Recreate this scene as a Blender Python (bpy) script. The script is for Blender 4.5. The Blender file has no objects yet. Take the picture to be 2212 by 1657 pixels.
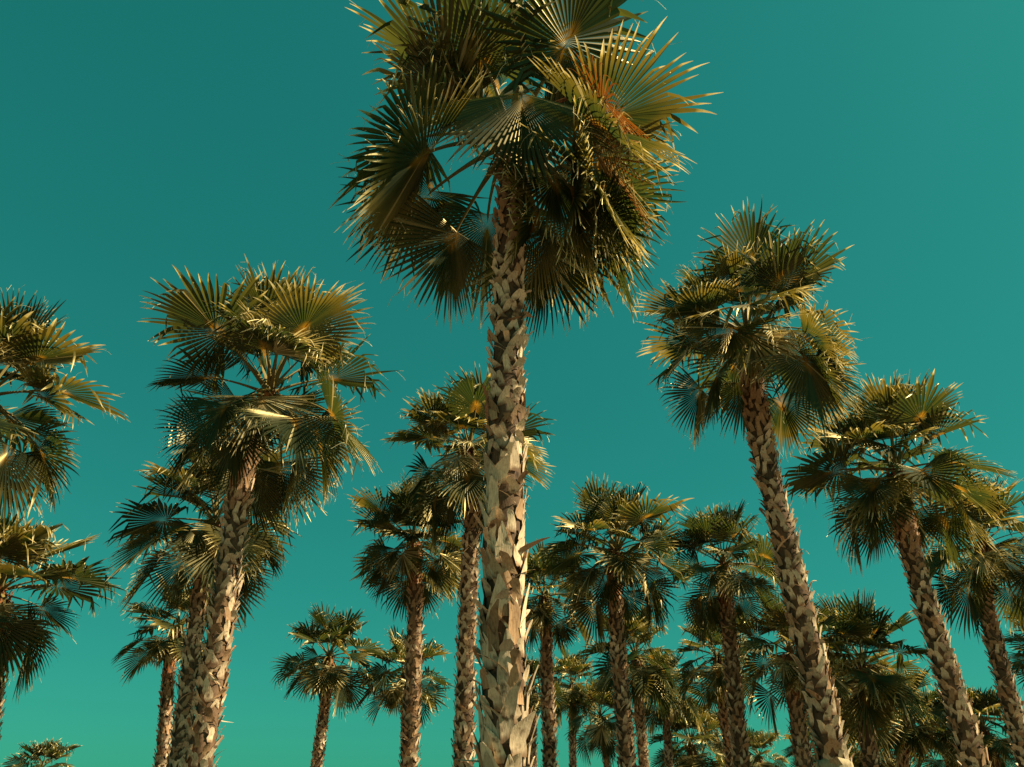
import bpy, math, random
import numpy as np

# ------------------------------------------------------------------ camera, sky, sun
scene = bpy.context.scene
COL = scene.collection
PITCH = math.radians(30.0)
CAM_H = 1.6
F = 1600.0                      # focal length in pixels of a 2212 x 1657 frame
W, H = 2212.0, 1657.0
cam = bpy.data.cameras.new('camera')
cam_ob = bpy.data.objects.new('camera', cam)
COL.objects.link(cam_ob)
cam_ob.location = (0, 0, CAM_H)
cam_ob.rotation_euler = (math.radians(90) + PITCH, 0, 0)
cam.sensor_width = 36.0
cam.lens = F / W * 36.0
cam.clip_start = 0.05
cam.clip_end = 3000
scene.camera = cam_ob

SUN_ROT = 99.0                 # clockwise from the viewing direction
SUN_EL = 47.0
EXPOSURE = 1.4
world = bpy.data.worlds.new('World')
scene.world = world
world.use_nodes = True
nt = world.node_tree
bg = nt.nodes['Background']
bg.inputs[1].default_value = 0.1
sky = nt.nodes.new('ShaderNodeTexSky')
sky.sky_type = 'NISHITA'
sky.sun_disc = False
sky.sun_elevation = math.radians(SUN_EL)
sky.sun_rotation = math.radians(SUN_ROT)
sep = nt.nodes.new('ShaderNodeSeparateColor')
com = nt.nodes.new('ShaderNodeCombineColor')
nt.links.new(sky.outputs[0], sep.inputs[0])
for ch, (a, p) in enumerate(((0.078, 0.80), (0.545, 0.57), (0.372, 0.60))):   # the teal toning of the picture
    m1 = nt.nodes.new('ShaderNodeMath'); m1.operation = 'POWER'
    m2 = nt.nodes.new('ShaderNodeMath'); m2.operation = 'MULTIPLY'
    m1.inputs[1].default_value = p
    m2.inputs[1].default_value = 10.0 * a * 0.1 ** p / 2 ** EXPOSURE
    nt.links.new(sep.outputs[ch], m1.inputs[0])
    nt.links.new(m1.outputs[0], m2.inputs[0])
    nt.links.new(m2.outputs[0], com.inputs[ch])
nt.links.new(com.outputs[0], bg.inputs[0])

sun = bpy.data.lights.new('sun', 'SUN')
sun.energy = 5.0
sun.angle = math.radians(0.53)
sun.color = (1.0, 0.84, 0.54)
sun_ob = bpy.data.objects.new('sun', sun)
COL.objects.link(sun_ob)
sun_ob.rotation_euler = (math.radians(90 - SUN_EL), 0, math.radians(180 - SUN_ROT))
sun_ob.location = (30, -5, 30)

vs = scene.view_settings
vs.view_transform = 'Standard'
vs.look = 'None'
vs.exposure = EXPOSURE
vs.gamma = 1.0
vs.use_curve_mapping = False
scene.cycles.max_bounces = 6
scene.cycles.transmission_bounces = 4

# ------------------------------------------------------------------ helpers
def pix(px, py, Y):
    """The point at forward distance Y that the pixel (of a 2212 x 1657 frame) looks at."""
    x = (px - W / 2) / F
    y = (H / 2 - py) / F
    dy = math.cos(PITCH) - y * math.sin(PITCH)
    dz = math.sin(PITCH) + y * math.cos(PITCH)
    t = Y / dy
    return np.array((x * t, Y, CAM_H + dz * t))

def link(name, data, parent=None):
    o = bpy.data.objects.new(name, data)
    COL.objects.link(o)
    if parent is not None:
        o.parent = parent
    return o

def mesh_from(name, V, faces, mats, attr=None, fmat=None, smooth=False):
    me = bpy.data.meshes.new(name)
    V = np.asarray(V, dtype=np.float32).reshape(-1, 3)
    if isinstance(faces, np.ndarray):
        n, k = faces.shape
        me.vertices.add(len(V))
        me.vertices.foreach_set('co', V.ravel())
        me.loops.add(n * k)
        me.loops.foreach_set('vertex_index', faces.astype(np.int32).ravel())
        me.polygons.add(n)
        me.polygons.foreach_set('loop_start', (np.arange(n) * k).astype(np.int32))
    else:
        me.from_pydata([tuple(map(float, v)) for v in V], [], faces)
    for m in mats:
        me.materials.append(m)
    if fmat is not None:
        me.polygons.foreach_set('material_index', np.asarray(fmat, dtype=np.int32))
    if attr is not None:
        ca = me.color_attributes.new('tone', 'FLOAT_COLOR', 'POINT')
        A = np.ones((len(V), 4), dtype=np.float32)
        A[:, :3] = attr
        ca.data.foreach_set('color', A.ravel())
    me.polygons.foreach_set('use_smooth', [smooth] * len(me.polygons))
    me.update(calc_edges=True)
    me.validate()
    return me

def nodes_for(name):
    m = bpy.data.materials.new(name)
    m.use_nodes = True
    t = m.node_tree
    return m, t, t.nodes['Principled BSDF'], t.nodes['Material Output']

def N(t, kind, **kw):
    n = t.nodes.new(kind)
    for k, v in kw.items():
        setattr(n, k, v)
    return n

def mixc(t, fac, a, b, blend='MIX'):
    n = t.nodes.new('ShaderNodeMix')
    n.data_type = 'RGBA'
    n.blend_type = blend
    for s, v in ((n.inputs[0], fac), (n.inputs[6], a), (n.inputs[7], b)):
        if isinstance(v, (int, float)):
            s.default_value = v
        elif isinstance(v, tuple):
            s.default_value = (*v, 1.0)
        else:
            t.links.new(v, s)
    return n.outputs[2]

def ramp(t, fac, lo, hi):
    n = t.nodes.new('ShaderNodeMapRange')
    n.interpolation_type = 'SMOOTHSTEP'
    n.inputs[1].default_value = lo
    n.inputs[2].default_value = hi
    t.links.new(fac, n.inputs[0])
    return n.outputs[0]

# ------------------------------------------------------------------ materials
def leaf_material():
    m, t, bs, out = nodes_for('palm_leaf')
    at = N(t, 'ShaderNodeAttribute', attribute_name='tone')
    sp = N(t, 'ShaderNodeSeparateColor')
    t.links.new(at.outputs['Color'], sp.inputs[0])
    rad, rnd, dry = sp.outputs[0], sp.outputs[1], sp.outputs[2]
    oi = N(t, 'ShaderNodeObjectInfo')
    tc = N(t, 'ShaderNodeTexCoord')
    nz = N(t, 'ShaderNodeTexNoise')
    nz.inputs['Scale'].default_value = 5.0
    nz.inputs['Detail'].default_value = 4.0
    t.links.new(tc.outputs['Object'], nz.inputs['Vector'])
    green = mixc(t, rnd, (0.008, 0.019, 0.012), (0.025, 0.033, 0.013))
    old = N(t, 'ShaderNodeMath', operation='MULTIPLY')          # yellowing creeps in from the rim, doubling as painted gold highlights
    t.links.new(ramp(t, oi.outputs['Random'], 0.35, 0.85), old.inputs[0])
    rim = N(t, 'ShaderNodeMath', operation='MULTIPLY_ADD')
    rim.inputs[1].default_value = 0.5
    t.links.new(nz.outputs['Fac'], rim.inputs[0])
    t.links.new(rad, rim.inputs[2])
    t.links.new(ramp(t, rim.outputs[0], 0.62, 1.10), old.inputs[1])
    ageing_highlight = old.outputs[0]
    green = mixc(t, ageing_highlight, green, (0.135, 0.108, 0.030))   # some leaves are yellowing; the gold also paints in sunlit rims
    straw = mixc(t, rnd, (0.46, 0.38, 0.17), (0.72, 0.63, 0.37))
    orange = mixc(t, rnd, (0.20, 0.055, 0.007), (0.34, 0.125, 0.018))
    nd = N(t, 'ShaderNodeMath', operation='MULTIPLY_ADD')        # ragged dry tips, paled to paint in sunlit highlights
    nd.inputs[1].default_value = 0.5
    t.links.new(nz.outputs['Fac'], nd.inputs[0])
    nr = N(t, 'ShaderNodeMath', operation='MULTIPLY_ADD')        # some leaves are drier than others
    nr.inputs[1].default_value = 0.20
    t.links.new(oi.outputs['Random'], nr.inputs[0])
    t.links.new(rad, nr.inputs[2])
    t.links.new(nr.outputs[0], nd.inputs[2])
    tip = ramp(t, nd.outputs[0], 1.19, 1.32)
    base = mixc(t, tip, green, straw)
    inv = N(t, 'ShaderNodeMath', operation='SUBTRACT')
    inv.inputs[0].default_value = 1.0
    t.links.new(rad, inv.inputs[1])
    heart = ramp(t, inv.outputs[0], 0.84, 0.99)
    base = mixc(t, heart, base, (0.17, 0.10, 0.018))
    base = mixc(t, ramp(t, dry, 0.2, 0.5), base, straw)
    base = mixc(t, ramp(t, dry, 0.55, 0.95), base, orange)
    t.links.new(base, bs.inputs['Base Color'])
    bs.inputs['Roughness'].default_value = 0.5
    bs.inputs['Specular IOR Level'].default_value = 0.05
    bs.inputs['Specular Tint'].default_value = (1.0, 0.86, 0.5, 1.0)
    tr = N(t, 'ShaderNodeBsdfTranslucent')
    tcol = mixc(t, 1.0, mixc(t, ramp(t, dry, 0.1, 0.4), mixc(t, tip, mixc(t, ageing_highlight, (4.6, 3.6, 1.2), (1.9, 1.7, 0.85)), (1.3, 1.15, 0.9)), (0.95, 0.85, 0.6)), base, 'MULTIPLY')
    t.links.new(tcol, tr.inputs['Color'])
    mx = N(t, 'ShaderNodeMixShader')
    mx.inputs[0].default_value = 0.27
    gl = N(t, 'ShaderNodeBsdfGlossy')
    gl.inputs['Color'].default_value = (0.62, 0.50, 0.24, 1.0)
    gl.inputs['Roughness'].default_value = 0.34
    mg = N(t, 'ShaderNodeMixShader')
    mg.inputs[0].default_value = 0.085
    t.links.new(bs.outputs[0], mg.inputs[1])
    t.links.new(gl.outputs[0], mg.inputs[2])
    t.links.new(mg.outputs[0], mx.inputs[1])
    t.links.new(tr.outputs[0], mx.inputs[2])
    t.links.new(mx.outputs[0], out.inputs['Surface'])
    return m

def stalk_material():
    m, t, bs, out = nodes_for('leaf_stalk')
    tc = N(t, 'ShaderNodeTexCoord')
    nz = N(t, 'ShaderNodeTexNoise')
    nz.inputs['Scale'].default_value = 9.0
    t.links.new(tc.outputs['Object'], nz.inputs['Vector'])
    c = mixc(t, nz.outputs['Fac'], (0.10, 0.085, 0.025), (0.20, 0.15, 0.055))
    t.links.new(c, bs.inputs['Base Color'])
    bs.inputs['Roughness'].default_value = 0.6
    bs.inputs['Specular IOR Level'].default_value = 0.12
    return m

def fibre_wood(name, dark, mid, light, scale, rough=0.85, bump=0.5, foot=None):
    m, t, bs, out = nodes_for(name)
    tc = N(t, 'ShaderNodeTexCoord')
    oi = N(t, 'ShaderNodeObjectInfo')
    mp = N(t, 'ShaderNodeMapping')
    mp.inputs['Scale'].default_value = (scale * 3.2, scale * 3.2, scale * 0.45)
    add = N(t, 'ShaderNodeVectorMath', operation='MULTIPLY_ADD')
    add.inputs[1].default_value = (37.0, 17.0, 23.0)
    cx = N(t, 'ShaderNodeCombineXYZ')
    for i in range(3):
        t.links.new(oi.outputs['Random'], cx.inputs[i])
    t.links.new(cx.outputs[0], add.inputs[0])
    t.links.new(tc.outputs['Object'], add.inputs[2])
    t.links.new(add.outputs[0], mp.inputs['Vector'])
    n1 = N(t, 'ShaderNodeTexNoise')
    n1.inputs['Scale'].default_value = 6.0
    n1.inputs['Detail'].default_value = 6.0
    n1.inputs['Roughness'].default_value = 0.65
    t.links.new(mp.outputs[0], n1.inputs['Vector'])
    n2 = N(t, 'ShaderNodeTexNoise')
    n2.inputs['Scale'].default_value = 9.0
    n2.inputs['Detail'].default_value = 3.0
    t.links.new(add.outputs[0], n2.inputs['Vector'])
    a = mixc(t, ramp(t, n1.outputs['Fac'], 0.30, 0.62), mid, light)
    a = mixc(t, ramp(t, n2.outputs['Fac'], 0.56, 0.74), a, dark)
    a = mixc(t, ramp(t, n1.outputs['Fac'], 0.34, 0.22), a, dark)
    if foot:                                   # brown at the foot, bleached towards the tip
        sx = N(t, 'ShaderNodeSeparateXYZ')
        t.links.new(tc.outputs['Object'], sx.inputs[0])
        ad = N(t, 'ShaderNodeMath', operation='MULTIPLY_ADD')
        ad.inputs[1].default_value = 0.14
        t.links.new(n2.outputs['Fac'], ad.inputs[0])
        t.links.new(sx.outputs['Z'], ad.inputs[2])
        a = mixc(t, ramp(t, ad.outputs[0], 0.065, 0.16), foot, a)
    hs = N(t, 'ShaderNodeHueSaturation')
    mr = N(t, 'ShaderNodeMapRange')
    mr.inputs[3].default_value = 0.64
    mr.inputs[4].default_value = 1.22
    t.links.new(oi.outputs['Random'], mr.inputs[0])
    t.links.new(mr.outputs[0], hs.inputs['Value'])
    t.links.new(a, hs.inputs['Color'])
    t.links.new(hs.outputs[0], bs.inputs['Base Color'])
    bs.inputs['Roughness'].default_value = rough
    bs.inputs['Specular IOR Level'].default_value = 0.2
    bp = N(t, 'ShaderNodeBump')
    bp.inputs['Strength'].default_value = bump
    bp.inputs['Distance'].default_value = 0.008
    t.links.new(n1.outputs['Fac'], bp.inputs['Height'])
    t.links.new(bp.outputs[0], bs.inputs['Normal'])
    return m

LEAF = leaf_material()
STALK = stalk_material()
BARK = fibre_wood('trunk_fibre', (0.030, 0.017, 0.010), (0.080, 0.045, 0.026), (0.14, 0.085, 0.05), 5.0)
PALE = fibre_wood('weathered_leaf_base', (0.12, 0.068, 0.037), (0.42, 0.305, 0.195), (0.64, 0.495, 0.335), 2.6, foot=(0.19, 0.11, 0.06))
TAN = fibre_wood('brown_leaf_base', (0.11, 0.055, 0.028), (0.26, 0.145, 0.075), (0.38, 0.24, 0.135), 2.6)
RUST = fibre_wood('fresh_fibre', (0.055, 0.020, 0.010), (0.17, 0.062, 0.024), (0.30, 0.125, 0.048), 4.0)
CLOTH = fibre_wood('burlap', (0.13, 0.095, 0.055), (0.30, 0.235, 0.145), (0.40, 0.32, 0.20), 3.0)

def ground_material():
    m, t, bs, out = nodes_for('sandy_ground')
    tc = N(t, 'ShaderNodeTexCoord')
    n1 = N(t, 'ShaderNodeTexNoise'); n1.inputs['Scale'].default_value = 0.25; n1.inputs['Detail'].default_value = 8.0
    n2 = N(t, 'ShaderNodeTexNoise'); n2.inputs['Scale'].default_value = 14.0; n2.inputs['Detail'].default_value = 5.0
    t.links.new(tc.outputs['Object'], n1.inputs['Vector'])
    t.links.new(tc.outputs['Object'], n2.inputs['Vector'])
    a = mixc(t, n1.outputs['Fac'], (0.088, 0.066, 0.047), (0.118, 0.09, 0.065))
    a = mixc(t, ramp(t, n2.outputs['Fac'], 0.5, 0.7), a, (0.10, 0.07, 0.05))
    t.links.new(a, bs.inputs['Base Color'])
    bs.inputs['Roughness'].default_value = 0.95
    bp = N(t, 'ShaderNodeBump'); bp.inputs['Distance'].default_value = 0.03
    t.links.new(n2.outputs['Fac'], bp.inputs['Height'])
    t.links.new(bp.outputs[0], bs.inputs['Normal'])
    return m

# ------------------------------------------------------------------ the ground
def build_ground():
    rr = np.concatenate(([0.0], np.geomspace(3, 900, 40)))
    na = 64
    V, Fc = [(0, 0, 0)], []
    g = np.random.default_rng(5)
    for i, r in enumerate(rr[1:]):
        for k in range(na):
            a = 2 * math.pi * k / na
            z = 0.0 if r > 120 else float(g.normal(0, 0.015))
            V.append((r * math.cos(a), 20 + r * math.sin(a), z))
    for k in range(na):
        Fc.append((0, 1 + k, 1 + (k + 1) % na))
    for i in range(len(rr) - 2):
        for k in range(na):
            a = 1 + i * na + k; b = 1 + i * na + (k + 1) % na
            Fc.append((a, a + na, b + na, b))
    o = link('ground', mesh_from('ground', V, Fc, [ground_material()], smooth=True))
    o['kind'] = 'structure'
build_ground()

# ------------------------------------------------------------------ one fan leaf
def norm(a):
    return a / np.maximum(np.linalg.norm(a, axis=-1, keepdims=True), 1e-9)

DOWN = np.array((0.0, 0.0, -1.0))

def petiole_curve(pitch, bend, Lp, n=8, r0=0.0):
    p = np.array((0.0, 0.0, 0.0))
    pts, ang = [p.copy()], [pitch]
    for k in range(n):
        a = pitch - bend * ((k + 0.5) / n)
        p = p + Lp / n * np.array((math.cos(a), 0, math.sin(a)))
        pts.append(p.copy()); ang.append(pitch - bend * (k + 1) / n)
    return np.array(pts), np.array(ang)

def frond_meshes(seed, pitch, Lp=1.0, R=1.25, nseg=40, K=8, spread=290, bend=0.35, recurve=0.5,
                 fold=0.22, droop=0.5, kink=0.3, dry=0.0, collapse=0.0, filaments=0, part=0.5, thin=1.0):
    """Blade and stalk of one fan leaf that leaves the bud along +X at the given pitch; gravity pulls along -Z."""
    g = np.random.default_rng(seed)
    pts, ang = petiole_curve(pitch, bend, Lp)
    h, a1 = pts[-1], ang[-1]
    phi_max = math.radians(spread / 2)
    phi = np.linspace(-phi_max, phi_max, nseg)
    u = np.abs(phi) / phi_max
    dphi = 2 * phi_max / (nseg - 1)
    c = 0.20 * R
    s0 = c * (1 - u) ** 1.3
    a = a1 - recurve * (s0 / c) * 0.6
    tan = np.stack((np.cos(a), 0 * a, np.sin(a)), -1)
    nor = np.stack((-np.sin(a), 0 * a, np.cos(a)), -1)
    side = np.array((0.0, 1.0, 0.0))
    am = a1 - recurve * 0.3 * (s0 / c)
    start = h + np.stack((np.cos(am), 0 * am, np.sin(am)), -1) * s0[:, None]
    ph = phi * (1 - collapse * 0.75)
    foldv = fold + 0.10 * np.sin(phi * 2.3 + g.uniform(0, 6))
    d = np.cos(ph)[:, None] * tan + np.sin(ph)[:, None] * side + (foldv * np.abs(np.sin(ph)))[:, None] * nor
    e = -np.sin(ph)[:, None] * tan + np.cos(ph)[:, None] * side + (foldv * np.sign(np.sin(ph)) * np.cos(ph))[:, None] * nor
    d = norm(d)
    L = R * 1.06 * (0.74 + 0.26 * np.cos(phi * 0.62)) * (1 + g.normal(0, 0.06, nseg)) - s0 * 0.6
    rs = L * np.clip(g.normal(part, 0.05, nseg), part - 0.13, part + 0.13)           # where the segments part
    seg_droop = droop * g.uniform(0.45, 1.5, nseg)
    kk = np.where(g.random(nseg) < kink, g.uniform(0.60, 0.88, nseg), 9.0)
    kdir = norm(np.stack((g.normal(0, .35, nseg), g.normal(0, .35, nseg), -np.ones(nseg)), -1))
    kpow = g.uniform(0.6, 3.5, nseg)
    wob = g.normal(0, 0.06, (nseg, 3))
    tt = np.concatenate((np.linspace(0, 0.5, max(3, K // 2 - 1)), np.linspace(0.5, 1, K - max(3, K // 2 - 1) + 1)[1:]))
    pos = start.copy()
    half = math.tan(dphi / 2)
    P = np.zeros((nseg, K, 3, 3)); A = np.zeros((nseg, K, 3, 3))
    rnd = g.random(nseg)
    dryv = np.clip(dry + g.normal(0, 0.12, nseg) * (1 if dry > 0 else 0.3) + (g.random(nseg) < 0.018) * 0.35, 0, 1)
    wfree = None
    bent = np.zeros(nseg, bool)
    for k in range(K):
        if k:
            ds = (tt[k] - tt[k - 1]) * L
            free = np.clip((tt[k] * L - rs) / np.maximum(L - rs, 1e-6), 0, 1)
            gpull = (0.10 * droop + seg_droop * (0.35 * free + 1.15 * free ** 2)) * (tt[k] - tt[k - 1]) * K / 8.0
            d = norm(d + DOWN * gpull[:, None] + wob * (free * 0.5)[:, None])
            now = (tt[k] >= kk) & ~bent
            d = np.where(now[:, None], norm(d + kdir * kpow[:, None]), d)
            bent |= now
            pos = pos + d * ds[:, None]
        e2 = norm(e - d * np.sum(e * d, -1, keepdims=True))
        m = np.cross(d, e2)
        r = tt[k] * L + s0 * 0.15
        fr = np.clip((tt[k] * L - rs) / np.maximum(L - rs, 1e-6), 0, 1)
        w = np.minimum(r, rs) * half * (1 - 0.35 * collapse) * (1 - fr) ** 0.9 * thin + 0.0008
        pleat = w * (0.42 + 0.25 * fr)
        P[:, k, 0] = pos - e2 * w[:, None] + m * pleat[:, None]
        P[:, k, 1] = pos - m * (pleat * 0.6)[:, None]
        P[:, k, 2] = pos + e2 * w[:, None] + m * pleat[:, None]
        A[:, k, :, 0] = tt[k]
        A[:, k, :, 1] = rnd[:, None]
        A[:, k, :, 2] = dryv[:, None]
    idx = np.arange(nseg * K * 3).reshape(nseg, K, 3)
    q = []
    for j in (0, 1):
        q.append(np.stack((idx[:, :-1, j], idx[:, 1:, j], idx[:, 1:, j + 1], idx[:, :-1, j + 1]), -1).reshape(-1, 4))
    faces = np.concatenate(q)
    V = P.reshape(-1, 3); At = A.reshape(-1, 3)
    if filaments:                                                     # the loose threads between the segments
        fv, ff, fa = [], [], []
        base = len(V)
        for i in range(filaments):
            s = int(g.integers(1, nseg - 1))
            k = int(g.integers(K // 2, K - 1))
            p = P[s, k, 1] + g.normal(0, .004, 3)
            dd = norm(P[s, k + 1, 1] - P[s, k, 1] + g.normal(0, .02, 3))
            ln = g.uniform(0.10, 0.30) * R
            n = 5
            sd = norm(np.cross(dd, g.normal(0, 1, 3)))
            for j in range(n):
                fv += [p - sd * .0012, p + sd * .0012]
                fa += [(0.97, 0.8, 0.45)] * 2
                dd = norm(dd + DOWN * g.uniform(0.0, .35) + g.normal(0, .13, 3))
                p = p + dd * ln / n
                if j < n - 1:
                    b = base + len(fv) - 2
                    ff.append((b, b + 1, b + 3, b + 2))
        V = np.concatenate((V, np.array(fv))); At = np.concatenate((At, np.array(fa)))
        faces = np.concatenate((faces, np.array(ff)))
    blade = mesh_from('frond', V, faces, [LEAF], attr=At)
    # the stalk: a flattened taper with a broad clasping foot and small thorns along both edges
    n = len(pts)
    SV, SF = [], []
    sec = 6
    for k in range(n):
        f = k / (n - 1)
        wd = (0.050 * (1 - f) ** 2 + 0.019) * (R / 1.25)
        th = (0.016 * (1 - f) + 0.008) * (R / 1.25)
        nn = np.array((-math.sin(ang[k]), 0, math.cos(ang[k])))
        for s in range(sec):
            t = 2 * math.pi * s / sec
            SV.append(pts[k] + side * (wd * math.cos(t)) + nn * (th * math.sin(t) - 0.012 * abs(math.cos(t)) * (-1)))
    for k in range(n - 1):
        for s in range(sec):
            b = k * sec + s; b2 = k * sec + (s + 1) % sec
            SF.append((b, b2, b2 + sec, b + sec))
    tip = len(SV)
    SV.append(pts[-1] + np.array((math.cos(a1), 0, math.sin(a1))) * 0.10 * R)
    for s in range(sec):
        SF.append(((n - 1) * sec + s, (n - 1) * sec + (s + 1) % sec, tip))
    stalk = mesh_from('stalk', SV, SF, [RUST if dry > 0.6 else STALK], smooth=True)
    return blade, stalk

CACHE = {}
def frond_lib(pc, variant, q, dry, **own):
    """Shared leaf meshes of unit reach, by pitch class."""
    key = (pc, variant, q, dry, tuple(sorted(own.items())))
    if key not in CACHE:
        g = random.Random(hash((pc, variant, q, int(dry * 10))) & 0xffff if not own else len(CACHE) * 7 + 3)
        p = math.radians(pc)
        old = (80 - pc) / 150.0                 # 0 young and upright, 1 old and hanging
        nseg, K = {2: (46, 12), 1: (36, 9), 0: (28, 7)}[q]
        up = max(0.0, min(1.0, (pc + 25) / 50.0))
        kw = dict(
            Lp=g.uniform(0.45, 0.56) * (0.85 + 0.2 * min(1, old * 1.6)), R=g.uniform(0.48, 0.57),
            nseg=nseg, K=K, spread=g.uniform(160, 215) + up * g.uniform(30, 85) - 60 * max(0, (pc - 45) / 35.0),
            bend=(0.10 + 0.70 * old * g.uniform(.5, 1.2)) * (1.0 if pc > -30 else 0.55) + (0.45 if -25 < pc < 35 and variant % 3 == 1 else 0.0), recurve=g.uniform(0.15, 0.6) + 0.3 * old,
            fold=g.uniform(0.05, 0.5) - (0.15 if old > .6 else 0), droop=g.uniform(0.16, 0.42) + 0.34 * old * (1 if pc > -35 else 0.35),
            kink=g.uniform(0.2, 0.65) if pc > -20 else 0.10, part=0.62 if pc > 0 else 0.54,
            dry=dry, collapse=(0.4 if dry > 0.3 else 0.0), thin=(0.6 if dry > 0.3 else 1.0), filaments=(36 if q == 2 else 16 if q == 1 else 5))
        kw.update(own)
        CACHE[key] = frond_meshes(g.randrange(1 << 30), p, **kw)
    return CACHE[key]

def add_frond(tree, hub, az, blade, stalk, scale, roll=0.0, label=None):
    o = link('frond', blade, tree)
    o.location = hub
    o.rotation_euler = (roll, 0, az)
    o.scale = (scale,) * 3
    if label:
        o['label'] = label
    s = link('stalk', stalk, o)
    return o

# ------------------------------------------------------------------ old leaf bases on a trunk
R0 = 0.2
def leaf_base_mesh(seed, kind, mat):
    """A split, pointed strap of old leaf foot wrapped on a trunk of radius R0; +Y is outward, Z is up."""
    g = random.Random(seed)
    V, Fc = [], []
    def strip(path, th, cup=0.3):
        """path: (arc x, z, lift, half width, slope of the section); cupped across, ragged along both edges"""
        b0 = len(V)
        n = len(path)
        for i, (x, z, lift, w, tw) in enumerate(path):
            jl, jr = g.uniform(-.3, .3), g.uniform(-.3, .3)
            roll = g.uniform(-.25, .25) * i / n
            for (sx, sr) in ((-1 + jl, th * .6 + cup * w * .35), (jl * .8, th - cup * w * .1), (1 + jr, th * .6 + cup * w * .35), (0.93 + jr, cup * w * .3), (-0.93 + jl, cup * w * .3)):
                xx = x + sx * w
                zz = z + sx * w * tw
                r = R0 + lift + sr + roll * sx * w
                a = xx / R0
                V.append((r * math.sin(a), r * math.cos(a) - R0, zz))
        for k in range(n - 1):
            for s in range(5):
                p = b0 + k * 5 + s; q = b0 + k * 5 + (s + 1) % 5
                Fc.append((p, q, q + 5, p + 5))
        Fc.append(tuple(b0 + i for i in (4, 3, 2, 1, 0)))
        e = b0 + (n - 1) * 5
        Fc.append((e, e + 1, e + 2, e + 3, e + 4))
    if kind == 'plate':                   # a broad blunt foot, overlapping its neighbours like a scale
        Hh = g.uniform(0.15, 0.24); w = g.uniform(0.050, 0.075); o = g.uniform(0.04, 0.12); lean = g.uniform(-.09, .09); tw = g.uniform(-.6, .6)
        path = []
        for k in range(5):
            f = k / 4
            path.append((lean * f, Hh * f, 0.002 + o * f ** 1.5, w * (1.1 - 0.45 * f - (.25 if k == 4 else 0)), tw * f))
        strip(path, 0.008, g.uniform(-.3, .3))
    elif kind == 'peel':                  # a long strap torn loose and standing off the trunk
        w = g.uniform(0.022, 0.045); sg = g.choice((-1, 1)); far = g.uniform(.16, .32); up = g.uniform(-.10, .22)
        path = []
        for k in range(6):
            f = k / 5
            path.append((sg * (0.05 + .10 * f), 0.05 + up * f, 0.004 + far * f ** 1.5, w * (1.05 - 0.9 * f ** 2), -sg * .5))
        strip(path, 0.008, g.uniform(0, .8))
    elif kind == 'lattice':
        Hh = g.uniform(0.17, 0.27); S = g.uniform(0.07, 0.11); o = g.uniform(0.03, 0.10)
        wd = g.uniform(0.036, 0.054)
        first = g.choice((-1, 1))
        for sg in (first, -first):
            if sg != first and g.random() < 0.30:
                continue
            jx = g.uniform(-.03, .03)
            hh = Hh * g.uniform(0.75, 1.12)
            path = []
            for k in range(4):
                f = k / 3
                path.append((sg * S * (1 - f) ** 1.1 + jx * f, hh * f, 0.002 + o * f ** 1.6 + (0.014 if sg == first else 0),
                             wd * (1.2 - 0.5 * f) * g.uniform(.85, 1.15), -sg * 0.55 * (1 - f) + g.uniform(-.2, .2)))
            strip(path, 0.008, g.uniform(-.3, .5))
    elif kind == 'shard':
        Hh = g.uniform(0.28, 0.56); lean = g.uniform(-0.16, 0.16)
        w = g.uniform(0.045, 0.080); o = g.uniform(0.03, 0.15); tw = g.uniform(-.8, .8); bow = g.uniform(-.05, .05)
        path = []
        for k in range(6):
            f = k / 5
            path.append((lean * f + bow * math.sin(math.pi * f), Hh * f, 0.004 + o * f ** 2.0, w * (1.0 + .15 * math.sin(3 * f) - 0.92 * f ** g.uniform(1.5, 2.4)), tw * f))
        strip(path, 0.010, g.uniform(-.3, .8))
        if g.random() < 0.6:
            x0 = g.choice((-1, 1)) * w
            path = [(x0, 0.02, 0.0, w * .7, 0), (x0 * 1.3 + lean * .4, Hh * .35, 0.004, w * .5, .2), (x0 * 1.5 + lean, Hh * g.uniform(.5, .75), 0.01 + o * .7, w * .08, .3)]
            strip(path, 0.008)
    elif kind == 'curl':                  # a torn strap peeled away from the trunk
        Hh = g.uniform(0.14, 0.28); w = g.uniform(0.028, 0.052); sg = g.choice((-1, 1)); far = g.uniform(.05, .16)
        path = []
        for k in range(6):
            f = k / 5
            path.append((sg * (0.11 - 0.24 * f), Hh * f * (1.4 - .4 * f), 0.004 + far * f ** 2.4, w * (1.05 - 0.75 * f ** 2), -sg * (.9 - .6 * f)))
        strip(path, 0.008, g.uniform(0, .8))
    elif kind == 'stub':                  # a stalk sawn off, sticking out
        L = g.uniform(0.05, 0.10); w = g.uniform(0.022, 0.034)
        path = [(0, 0, -.01, w * 1.5, 0), (0, 0.05, 0.02, w * 1.2, 0), (0.005, 0.09, 0.03 + L * .6, w, 0), (0.008, 0.11, 0.03 + L * 1.3, w * .9, 0)]
        strip(path, 0.016)
    elif kind == 'sheath':                # fresh brown base below the crown
        Hh = g.uniform(0.16, 0.30); w = g.uniform(0.040, 0.065); o = g.uniform(0.02, 0.11); tw = g.uniform(-.5, .5); lean = g.uniform(-.06, .06)
        path = []
        for k in range(5):
            f = k / 4
            path.append((lean * f, Hh * f, 0.002 + o * f ** 1.4, w * (1.15 - 0.72 * f), tw * f))
        strip(path, 0.009, g.uniform(-.1, .6))
    me = mesh_from('leaf_base', V, Fc, [mat], smooth=True)
    me.set_sharp_from_angle(angle=math.radians(28))
    return me

BASES = {}
def base_lib(kind, mat, v):
    key = (kind, mat.name, v)
    if key not in BASES:
        BASES[key] = leaf_base_mesh((hash(kind) if False else sum(map(ord, kind))) * 131 + v * 17, kind, mat)
    return BASES[key]

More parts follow.
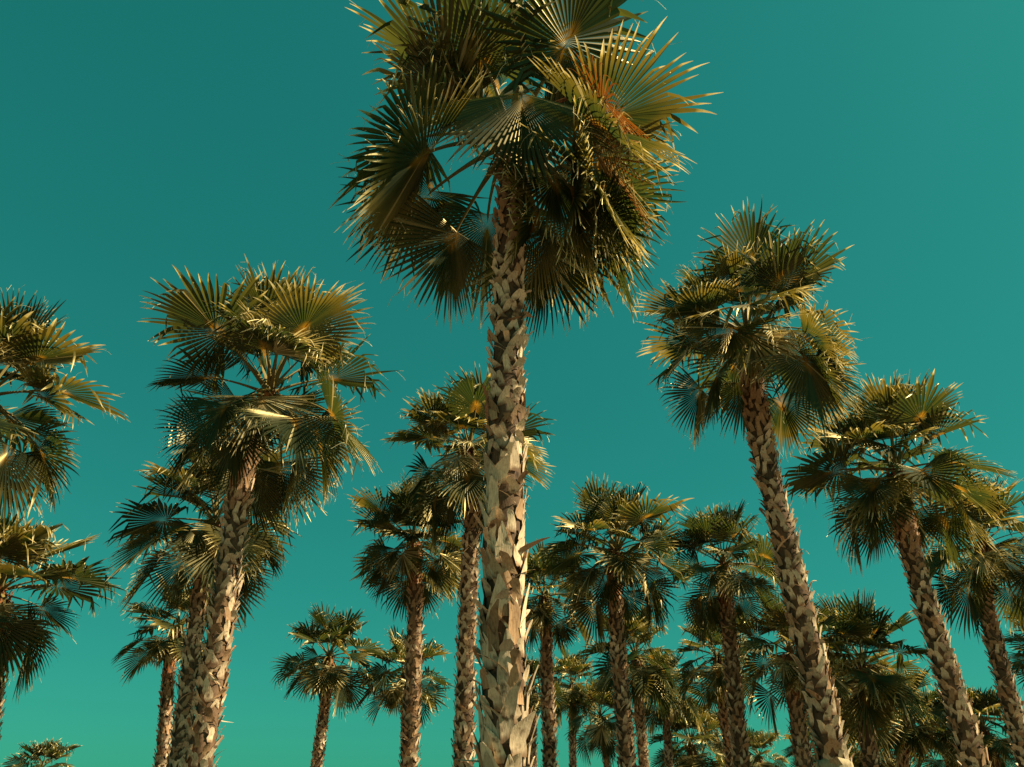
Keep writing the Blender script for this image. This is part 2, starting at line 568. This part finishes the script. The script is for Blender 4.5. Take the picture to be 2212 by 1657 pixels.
def spline(pts, n):
    """Smooth curve through the points (Catmull-Rom)."""
    P = np.array(pts)
    P = np.concatenate((P[:1] * 2 - P[1:2], P, P[-1:] * 2 - P[-2:-1]))
    out = []
    m = len(P) - 3
    for i in range(n):
        t = i / (n - 1) * m
        k = min(int(t), m - 1); t -= k
        p0, p1, p2, p3 = P[k:k + 4]
        out.append(0.5 * (2 * p1 + (p2 - p0) * t + (2 * p0 - 5 * p1 + 4 * p2 - p3) * t * t + (3 * p1 - p0 - 3 * p2 + p3) * t ** 3))
    return np.array(out)

# ------------------------------------------------------------------ one palm
def palm(label, hub, foot, Y, rad, crown, seed, mid=(), n=30, q=0, fronds=None, spacing=0.026, bscale=0.9,
         shaggy=0.0, tan=0.25, flare=1.0, brown=1.75, dead=0, wrap=False, skirt=0, hi=86, lo=-46, fibres=0, extra=()):
    """hub, foot, mid: pixels of the bud, of the trunk where it leaves the frame and of points between; Y: distance ahead."""
    g = random.Random(seed)
    tiny = Y >= 22.0                       # leaf bases of the far palms are too small to tell apart
    hub_w = pix(*hub, Y)
    pts = [hub_w] + [pix(*m, Y) for m in mid]
    if foot is not None:
        pts.append(pix(*foot, Y))
    low = pts[-1]
    base = np.array((low[0] + (low[0] - pts[-2][0]) * 0.25 if len(pts) > 1 else low[0], Y, 0.0))
    if len(pts) == 1:
        base = np.array((hub_w[0] + g.uniform(-.2, .2), Y, 0.0))
    depth = Y * math.cos(PITCH) + (hub_w[2] - CAM_H) * math.sin(PITCH)
    Rc = crown / F * depth
    tree = link('palm_tree', None)
    tree.empty_display_size = 0.3
    tree.location = base
    tree['label'] = label
    tree['category'] = 'palm tree'
    tree['group'] = 'fan palms of the grove'
    path = spline([p - base for p in pts] + [np.zeros(3) + np.array((0, 0, -0.05))], 60)[::-1]
    seglen = np.linalg.norm(np.diff(path, axis=0), axis=1)
    s = np.concatenate(([0], np.cumsum(seglen)))
    total = s[-1]
    hubl = hub_w - base
    hi, lo = hi + g.uniform(-6, 3), lo + g.uniform(-10, 8)
    flop = g.uniform(-6, 5)
    top = total - 0.10 * Rc
    # trunk
    ns, nr = 18, 70
    gg = np.random.default_rng(seed)
    V, Fc = [], []
    ss = np.linspace(0, total, nr)
    cen = np.stack([np.interp(ss, s, path[:, i]) for i in range(3)], -1)
    for k in range(nr):
        f = ss[k] / total
        r = rad * (1.12 - 0.16 * f + 0.22 * (flare - 1) * (1 - 1.6 * f)) * (1 + 0.5 * math.exp(-ss[k] / 0.35))
        dtop = total - ss[k]
        if dtop < 0.9:
            r *= 1.0 + 0.16 * math.sin(math.pi * (1 - dtop / 0.9)) - 0.55 * max(0, 1 - dtop / 0.35)
        for j in range(ns):
            a = 2 * math.pi * j / ns
            rr = r * (0.95 + 0.06 * gg.normal())
            V.append(cen[k] + np.array((rr * math.cos(a), rr * math.sin(a), gg.normal(0, .006))))
    for k in range(nr - 1):
        for j in range(ns):
            a = k * ns + j; b = k * ns + (j + 1) % ns
            Fc.append((a, b, b + ns, a + ns))
    Fc.append(tuple(range(ns - 1, -1, -1)))
    Fc.append(tuple((nr - 1) * ns + j for j in range(ns)))
    trunk = link('trunk', mesh_from('trunk', V, Fc, [BARK], smooth=True), tree)
    # leaf bases: those on the seen side as pieces, those behind and below the frame in one part
    zlow = max(0.0, (low[2] - 0.35)) if foot is not None else 0.0
    cam_dir = math.atan2(-Y, -base[0])
    i = 0
    step = spacing * bscale * (rad / R0)
    back_V, back_F, back_M = [], [], []
    z = 0.02 + step
    back_mats = [PALE, TAN, RUST]
    nverts = 0
    while z < total - 0.12:
        i += 1
        z += step * g.uniform(0.85, 1.15)
        a = i * 2.39996 + g.uniform(-.16, .16)
        f = z / total
        dtop = total - z
        r = rad * (1.12 - 0.16 * f + 0.22 * (flare - 1) * (1 - 1.6 * f)) * (1 + 0.5 * math.exp(-z / 0.35))
        if dtop < 0.9:
            r *= 1.0 + 0.16 * math.sin(math.pi * (1 - dtop / 0.9)) - 0.45 * max(0, 1 - dtop / 0.35)
        c = np.array([np.interp(z, s, path[:, t]) for t in range(3)])
        c2 = np.array([np.interp(z + 0.2, s, path[:, t]) for t in range(3)])
        if z + 0.2 > total:
            c2 = c + np.array((0, 0, .2))
        tg = norm(c2 - c)
        out = np.array((math.cos(a), math.sin(a), 0.0))
        out = norm(out - tg * np.dot(out, tg))
        xx = np.cross(out, tg)
        if dtop < brown * (0.58 + 0.12 * g.random()):
            mat, kind = RUST, 'sheath'
        elif dtop < brown * (1.0 + 0.25 * g.random()):
            mat, kind = TAN, g.choice(('sheath', 'lattice', 'sheath'))
        else:
            mat = PALE if g.random() > tan else TAN
            sh = shaggy * (1.0 - max(0, (z - 3.6)) / 2.2) if shaggy else 0.0
            x = g.random()
            kind = 'shard' if x < sh else 'curl' if x < sh + 0.07 + 0.08 * (shaggy > 0) else 'stub' if x > 0.982 else 'peel' if x > (0.955 if shaggy else 0.976) else 'plate' if x > 0.55 else 'lattice'
        me = base_lib(kind, mat, g.randrange(16))
        sc = r / R0 * bscale * g.uniform(0.92, 1.12)
        org = c + out * (r * 0.985) - out * 0
        M = np.eye(4)
        M[:3, 0] = xx * sc; M[:3, 1] = out * sc; M[:3, 2] = tg * sc; M[:3, 3] = org
        facing = math.cos(a - cam_dir)
        seen = facing > -0.12 and c[2] > zlow
        if seen and not tiny:
            o = link('leaf_base', me, trunk)
            from_np = [list(map(float, row)) for row in M]
            o.matrix_local = __import__('mathutils').Matrix(from_np)
        else:
            nv = len(me.vertices)
            co = np.empty(nv * 3, dtype=np.float32); me.vertices.foreach_get('co', co)
            co = co.reshape(-1, 3) @ M[:3, :3].T + M[:3, 3]
            back_V.append(co)
            mi = back_mats.index(mat)
            for p in me.polygons:
                back_F.append(tuple(v + nverts for v in p.vertices)); back_M.append(mi)
            nverts += nv
    if back_V:
        o = link('leaf_base_mass', mesh_from('leaf_base_mass', np.concatenate(back_V), back_F, back_mats, fmat=back_M), trunk)
        o['kind'] = 'stuff'
    # the shaggy fibre of the bud and loose fibre along the trunk
    HV, HF = [], []
    def strand(p, d, ln, w, k=4, wild=0.35, grav=0.25):
        nonlocal HV, HF
        sd = norm(np.cross(d, gg.normal(0, 1, 3)))
        for j in range(k):
            ww = w * (1 - j / (k - 0.6))
            HV += [p - sd * ww, p + sd * ww]
            if j < k - 1:
                b = len(HV) - 2
                HF.append((b, b + 1, b + 3, b + 2))
            d = norm(d + gg.normal(0, wild, 3) + DOWN * grav)
            p = p + d * ln / k
    for j in range(110 if q else 50):
        a = gg.uniform(0, 2 * math.pi); dz = gg.uniform(0.0, 0.75)
        c = np.array([np.interp(total - dz, s, path[:, t]) for t in range(3)])
        out = np.array((math.cos(a), math.sin(a), gg.uniform(0.1, 1.2)))
        strand(c + out * np.array((1, 1, 0)) * rad * (0.95 if dz > .3 else 0.6), norm(out), gg.uniform(0.10, 0.28), gg.uniform(0.006, 0.022), 4, 0.4, 0.15)
    ob = link('crown_fibre', mesh_from('crown_fibre', HV, np.array(HF), [RUST]), tree)
    ob['kind'] = 'stuff'
    if fibres:
        HV, HF = [], []
        for j in range(fibres):
            a = cam_dir + gg.uniform(-1.9, 1.9); z = gg.uniform(max(0.2, zlow - .3), total - 0.8)
            c = np.array([np.interp(z, s, path[:, t]) for t in range(3)])
            out = np.array((math.cos(a), math.sin(a), gg.uniform(-.8, .8)))
            strand(c + out * np.array((1, 1, 0)) * rad * 1.05, norm(out + gg.normal(0, .6, 3)), gg.uniform(0.05, 0.16), 0.0016, 5, 0.6, 0.1)
        ob = link('loose_fibre', mesh_from('loose_fibre', HV, np.array(HF), [TAN]), trunk)
        ob['kind'] = 'stuff'
    # the young unopened spears in the middle of the crown
    # fronds
    lst = []
    if fronds is not None:
        lst += fronds
    lst += list(extra)
    for k in range(n):
        f = (k + 0.5) / n
        pc = hi + (lo - hi) * f ** 1.08 + g.uniform(-11, 11) - flop
        az = math.degrees(k * 2.39996) + seed * 47.0 + g.uniform(-14, 14)
        lst.append((az, pc, g.uniform(0.80, 1.10) * (0.97 if f < 0.08 else 1.0), 0.0))
    for k in range(dead):
        lst.append((g.uniform(212, 305), g.uniform(-25, 20), g.uniform(0.75, 0.92), 0.4))
    if fronds is None:  # hanging front fans; the straw tint paints sun onto living leaves
        for k in range(1 + (q == 0)):
            lst.append((g.uniform(228, 296), 6, g.uniform(0.74, 0.9), 0.3, dict(bend=1.5 + 0.2 * k, recurve=0.5, spread=190, fold=0.0, droop=0.10, kink=0.1)))
    for k in range(skirt):
        lst.append((g.uniform(0, 360), g.uniform(-84, -70), g.uniform(0.75, 0.95), 0.45))
    for (az, pc, sc, dry, *own) in lst:
        own = own[0] if own else {}
        drop = 0.0
        old = (80 - pc) / 150.0
        pcq = int(round(max(-85, min(85, pc)) / 10.0) * 10)
        bl, st = frond_lib(pcq, g.randrange(4 if q < 2 else 6), q, round(dry, 1), **own)
        hz = hubl + np.array((0, 0, 0.02 - 0.17 * Rc * old ** 1.3))
        off = rad * (0.25 + 0.55 * old)
        p = hz + np.array((math.cos(math.radians(az)) * off, math.sin(math.radians(az)) * off, 0))
        add_frond(tree, p, math.radians(az), bl, st, Rc * sc, math.radians(g.uniform(-16, 16) * (0.3 if own else 1)),
                  'dry orange dead frond' if dry > 0.6 else 'withered straw coloured frond' if dry > 0.3 else None)
    if wrap:                                        # torn strips hanging on threads beside the trunk
        for (qx, qy, tx, ty) in ((1740, 1192, 1722, 1180), (1757, 1258, 1738, 1266), (1778, 1330, 1764, 1322)):
            a, b = pix(qx, qy, Y) - base, pix(tx, ty, Y) - base
            V, Fc = [], []
            dirx = norm(a - b)
            for j in range(5):
                f = j / 4
                p = a + dirx * (f - .5) * 0.11 + np.array((0, 0, 0.012 * math.sin(f * 3.1)))
                w = 0.016 * math.sin(math.pi * (0.08 + 0.84 * f))
                for (dy, dz) in ((-w, .003), (w, .003 + w), (w, -.003 + w), (-w, -.003)):
                    V.append(p + np.array((0, dy, dz)))
            for j in range(4):
                for m in range(4):
                    x0 = j * 4 + m; x1 = j * 4 + (m + 1) % 4
                    Fc.append((x0, x1, x1 + 4, x0 + 4))
            Fc += [(3, 2, 1, 0), (16, 17, 18, 19)]
            n0 = len(V)
            for j in range(4):
                p = b - np.array((0.06, 0, 0)) + (a - b + np.array((0.06, 0, 0))) * j / 3 + np.array((0, 0, -0.012 * math.sin(j / 3 * 3.14)))
                V += [p + np.array((0, 0, .0016)), p + np.array((0, .0016, -.001)), p + np.array((0, -.0016, -.001))]
            for j in range(3):
                for m in range(3):
                    x0 = n0 + j * 3 + m; x1 = n0 + j * 3 + (m + 1) % 3
                    Fc.append((x0, x1, x1 + 3, x0 + 3))
            link('torn_strip', mesh_from('torn_strip', V, Fc, [PALE]), trunk)
        c = np.array([np.interp(max(0.5, low[2] - base[2]) + 0.08, s, path[:, t]) for t in range(3)])
        V, Fc = [], []
        rows, cols = 9, 40
        for k in range(rows):
            for j in range(cols):
                a = 2 * math.pi * j / cols
                zz = -0.60 + 0.62 * k / (rows - 1) + (0.015 * math.sin(3 * a + 1) if k == rows - 1 else 0)
                rr = rad * 1.34 + 0.008 * math.sin(k * 2.1 + 3 * math.sin(a)) + gg.normal(0, .003) - (0.012 if k == rows - 1 else 0)
                V.append(c + np.array((rr * math.cos(a), rr * math.sin(a), zz)))
        for k in range(rows):                       # inner face gives the cloth its thickness
            for j in range(cols):
                v = V[k * cols + j] - c
                V.append(c + np.array((v[0] * 0.96, v[1] * 0.96, v[2])))
        o2 = rows * cols
        for k in range(rows - 1):
            for j in range(cols):
                a = k * cols + j; b = k * cols + (j + 1) % cols
                Fc.append((a, b, b + cols, a + cols)); Fc.append((a + o2, a + o2 + cols, b + o2 + cols, b + o2))
        for j in range(cols):
            a = (rows - 1) * cols + j; b = (rows - 1) * cols + (j + 1) % cols
            Fc.append((a, b, b + o2, a + o2))
            Fc.append((j, j + o2, (j + 1) % cols + o2, (j + 1) % cols))
        w = link('trunk_wrap', mesh_from('trunk_wrap', V, Fc, [CLOTH], smooth=True), tree)
        w['label'] = 'coarse brown cloth band wound around the trunk'
    return tree

# azimuth 0 points along +X, 90 away from the viewer, 270 towards the viewer
BIG = [  # (azimuth, pitch, size, dryness, own shape) of the leaves that can be told apart on the tallest palm
    (316, 52, 1.06, 0, dict(bend=0.08, recurve=0.0, spread=310, fold=0.06, droop=0.16, kink=0.35, Lp=0.50, R=0.58)),
    (264, 80, 0.95, 0, dict(bend=0.05, recurve=0.05, spread=250, fold=0.15, Lp=0.5)),
    (197, 46, 1.15, 0, dict(bend=0.15, recurve=0.2, spread=230, fold=0.35, Lp=0.42)),
    (232, 56, 0.92, 0, dict(bend=0.22, recurve=0.2, spread=290, fold=0.2, kink=0.4)),
    (4, 26, 1.2, 0, dict(bend=0.25, recurve=0.2, spread=230, fold=0.15, kink=0.3)),
    (276, 36, 1.0, 0, dict(bend=2.05, recurve=0.5, spread=175, fold=-0.12, droop=0.06, Lp=0.48, R=0.56, kink=0.05)),
    (188, 14, 1.0, 0, dict(bend=0.6, recurve=0.7, spread=230, fold=0.1, droop=0.45)),
    (150, 58, 1.0, 0),
    (204, -18, 1.08, 0, dict(bend=0.5, recurve=0.3, spread=200, fold=-0.05, droop=0.12, kink=0.0)),
    (340, -24, 1.02, 0), (326, -40, 1.0, 0), (352, -46, 1.02, 0), (12, -34, 1.0, 0), (335, -66, 0.95, 0),
    (328, 36, 0.98, 1.0, dict(bend=1.5, recurve=0.8, collapse=0.35, droop=1.3, R=0.46, Lp=0.58, thin=0.6, nseg=30, part=0.3, kink=0.4, filaments=0)), (345, 4, 1.02, 0.85, dict(bend=0.9, recurve=0.4, collapse=0.35, R=0.54, thin=0.75, droop=0.6, part=0.35, filaments=0)),
    (318, -12, 0.92, 0), (30, 20, 1.0, 0), (303, -54, 0.85, 0), (178, 52, 1.0, 0), (20, -8, 1.0, 0), (120, 72, 0.95, 0), (90, 66, 1.0, 0), (60, 30, 1.0, 0), (110, 10, 1.0, 0), (150, -5, 1.0, 0),
    (45, 5, 1.0, 0), (140, -40, 1.0, 0), (60, -38, 1.0, 0), (28, 62, 0.9, 0), (190, 76, 0.8, 0)]

palm('tallest palm, its thick trunk shaggy with torn pale leaf bases', (1106, 290), (1090, 1657), 7.0, 0.164, 378, 11, mid=((1098, 700), (1088, 1200)),
     n=0, q=2, fronds=BIG, shaggy=0.5, flare=1.6, brown=1.75, fibres=700, spacing=0.025, bscale=0.92)
palm('tall palm with a brown cloth band wound around its lower trunk', (1614, 716), (1802, 1650), 10.3, 0.160, 252, 23, mid=((1640, 930), (1700, 1190)),
     n=27, q=2, wrap=True, fibres=250,
     extra=((298, 40, 0.8, 0.45, dict(bend=2.1, recurve=0.5, thin=0.7, collapse=0.45, R=0.5, droop=0.7)),))
palm('tall palm whose trunk crosses in front of a second thick trunk', (584, 842), (430, 1657), 11.0, 0.160, 257, 37, mid=((528, 1010), (492, 1250)),
     n=27, q=2, fibres=250, dead=1)
palm('leaning palm whose crown touches the crown of the cloth banded palm', (1935, 1008), (2108, 1657), 12.3, 0.156, 214, 41, mid=((1955, 1140), (2020, 1370)), n=29, q=1)
palm('palm with a withered tan skirt above a shorter palm', (-30, 850), (-190, 1657), 12.0, 0.160, 250, 53, mid=((-60, 1100),), n=28, q=1, dead=2, skirt=3)
palm('slender palm directly behind the shaggy trunk, crown peeking out on both sides', (1012, 965), (1000, 1657), 14.3, 0.148, 185, 61, mid=((1020, 1090), (1010, 1330)), n=26, q=1, dead=2)
palm('palm half hidden behind the trunk that crosses in front of it', (466, 1120), (382, 1657), 14.2, 0.138, 196, 71, mid=((436, 1260), (408, 1460)), n=28, q=1)
palm('short palm below the crown with the withered tan skirt', (0, 1270), (-40, 1657), 15.0, 0.156, 198, 83, mid=((-8, 1420),), n=28, q=1, dead=1)
palm('palm with dark crown standing just outside the slender one behind the shaggy trunk', (892, 1170), (884, 1657), 16.5, 0.148, 149, 97, tan=0.5, mid=((898, 1290),), n=26, q=1)
palm('full crowned palm standing alone in front of two lower palms', (1330, 1185), (1356, 1657), 17.3, 0.152, 165, 103, tan=0.5, mid=((1328, 1290),), n=28, q=1)
palm('palm with upright fans in front of a close twin trunk', (1562, 1215), (1603, 1657), 18.0, 0.152, 145, 113, tan=0.5, mid=((1572, 1330),), n=26, q=1)
palm('palm overlapped by the leaning crown, with a slim curved trunk', (2122, 1170), (2222, 1657), 16.0, 0.152, 163, 127, tan=0.5, mid=((2130, 1310), (2160, 1430)), n=28, q=1, dead=1)
palm('low palm at the foot of the crossing trunks', (386, 1358), (348, 1657), 20.0, 0.140, 116, 131, tan=0.5, mid=((366, 1440),), n=24)
palm('small separate palm with a thin dark trunk and one pale drooping fan', (712, 1415), (684, 1657), 24.0, 0.144, 116, 139, tan=0.5, mid=((706, 1490),), n=24)
palm('small palm behind the dark crowned trunk', (872, 1455), (880, 1657), 25.0, 0.140, 102, 149, tan=0.5, n=22)
palm('palm with a dark trunk just beyond the shaggy trunk', (1176, 1285), (1188, 1657), 20.0, 0.148, 118, 151, tan=0.5, mid=((1180, 1390),), n=24)
palm('low palm whose fans show behind the base of the shaggy trunk', (1150, 1485), (1150, 1657), 28.0, 0.136, 84, 157, tan=0.5, n=20)
palm('palm right behind the full crowned one', (1374, 1415), (1392, 1657), 26.0, 0.144, 113, 163, tan=0.5, mid=((1376, 1480),), n=24)
palm('smallest palm under the full crowned one', (1296, 1545), (1312, 1657), 32.0, 0.132, 84, 167, tan=0.5, n=20)
palm('twin trunk palm close behind the one with upright fans', (1548, 1415), (1582, 1657), 22.0, 0.144, 106, 173, tan=0.5, mid=((1558, 1490),), n=22, dead=1)
palm('bushy low palm with broad crown in the gap between two trunks', (1492, 1605), None, 34.0, 0.152, 100, 179, tan=0.5, n=28)
palm('shorter palm behind the cloth banded trunk', (1706, 1405), (1738, 1657), 17.0, 0.156, 129, 181, tan=0.5, mid=((1716, 1500),), n=26, dead=1)
palm('broad pale crowned palm beside the cloth banded trunk', (1862, 1430), (1882, 1657), 18.0, 0.152, 149, 191, tan=0.5, n=29, dead=1, skirt=1)
palm('low palm filling the space below the broad pale crown', (1965, 1545), (1952, 1657), 23.0, 0.144, 106, 193, tan=0.5, n=26)
palm('dense low palm between the two leaning trunks', (2122, 1570), None, 22.0, 0.144, 106, 197, tan=0.5, n=28)
palm('half seen palm beyond the slim curved trunk', (2262, 1395), (2290, 1657), 22.0, 0.144, 108, 199, tan=0.5, n=24)
palm('tiny far palm standing apart from all the others', (90, 1656), None, 46.0, 0.136, 68, 211, tan=0.5, n=24)
palm('far palm top showing between twin trunk and shorter palm', (1640, 1632), None, 40.0, 0.136, 64, 223, tan=0.5, n=22)
palm('far low palm behind the bushy one', (1548, 1590), None, 42.0, 0.136, 54, 227, tan=0.5, n=20)
palm('far low palm beyond the shorter palm trunk', (1782, 1610), None, 36.0, 0.136, 82, 229, tan=0.5, n=22)
palm('thin far palm in the gap beside the full crowned palm', (1436, 1490), (1446, 1657), 31.0, 0.135, 96, 233, n=24)
palm('far palm standing close beside the cloth banded trunk', (1798, 1500), (1806, 1657), 27.0, 0.140, 105, 239, n=26)
palm('low palm at the foot of the leaning trunk', (2036, 1590), None, 28.0, 0.140, 100, 241, n=26)
palm('far palm peeking out behind the dark trunk beyond the shaggy one', (1236, 1475), (1238, 1657), 33.0, 0.130, 84, 251, n=22)
palm('low far palm under the broad pale crown', (1880, 1600), None, 30.0, 0.140, 105, 257, n=26)
print('objects', len(bpy.data.objects), 'tris', sum(len(m.loop_triangles) or sum(len(p.vertices) - 2 for p in m.polygons) for m in bpy.data.meshes))
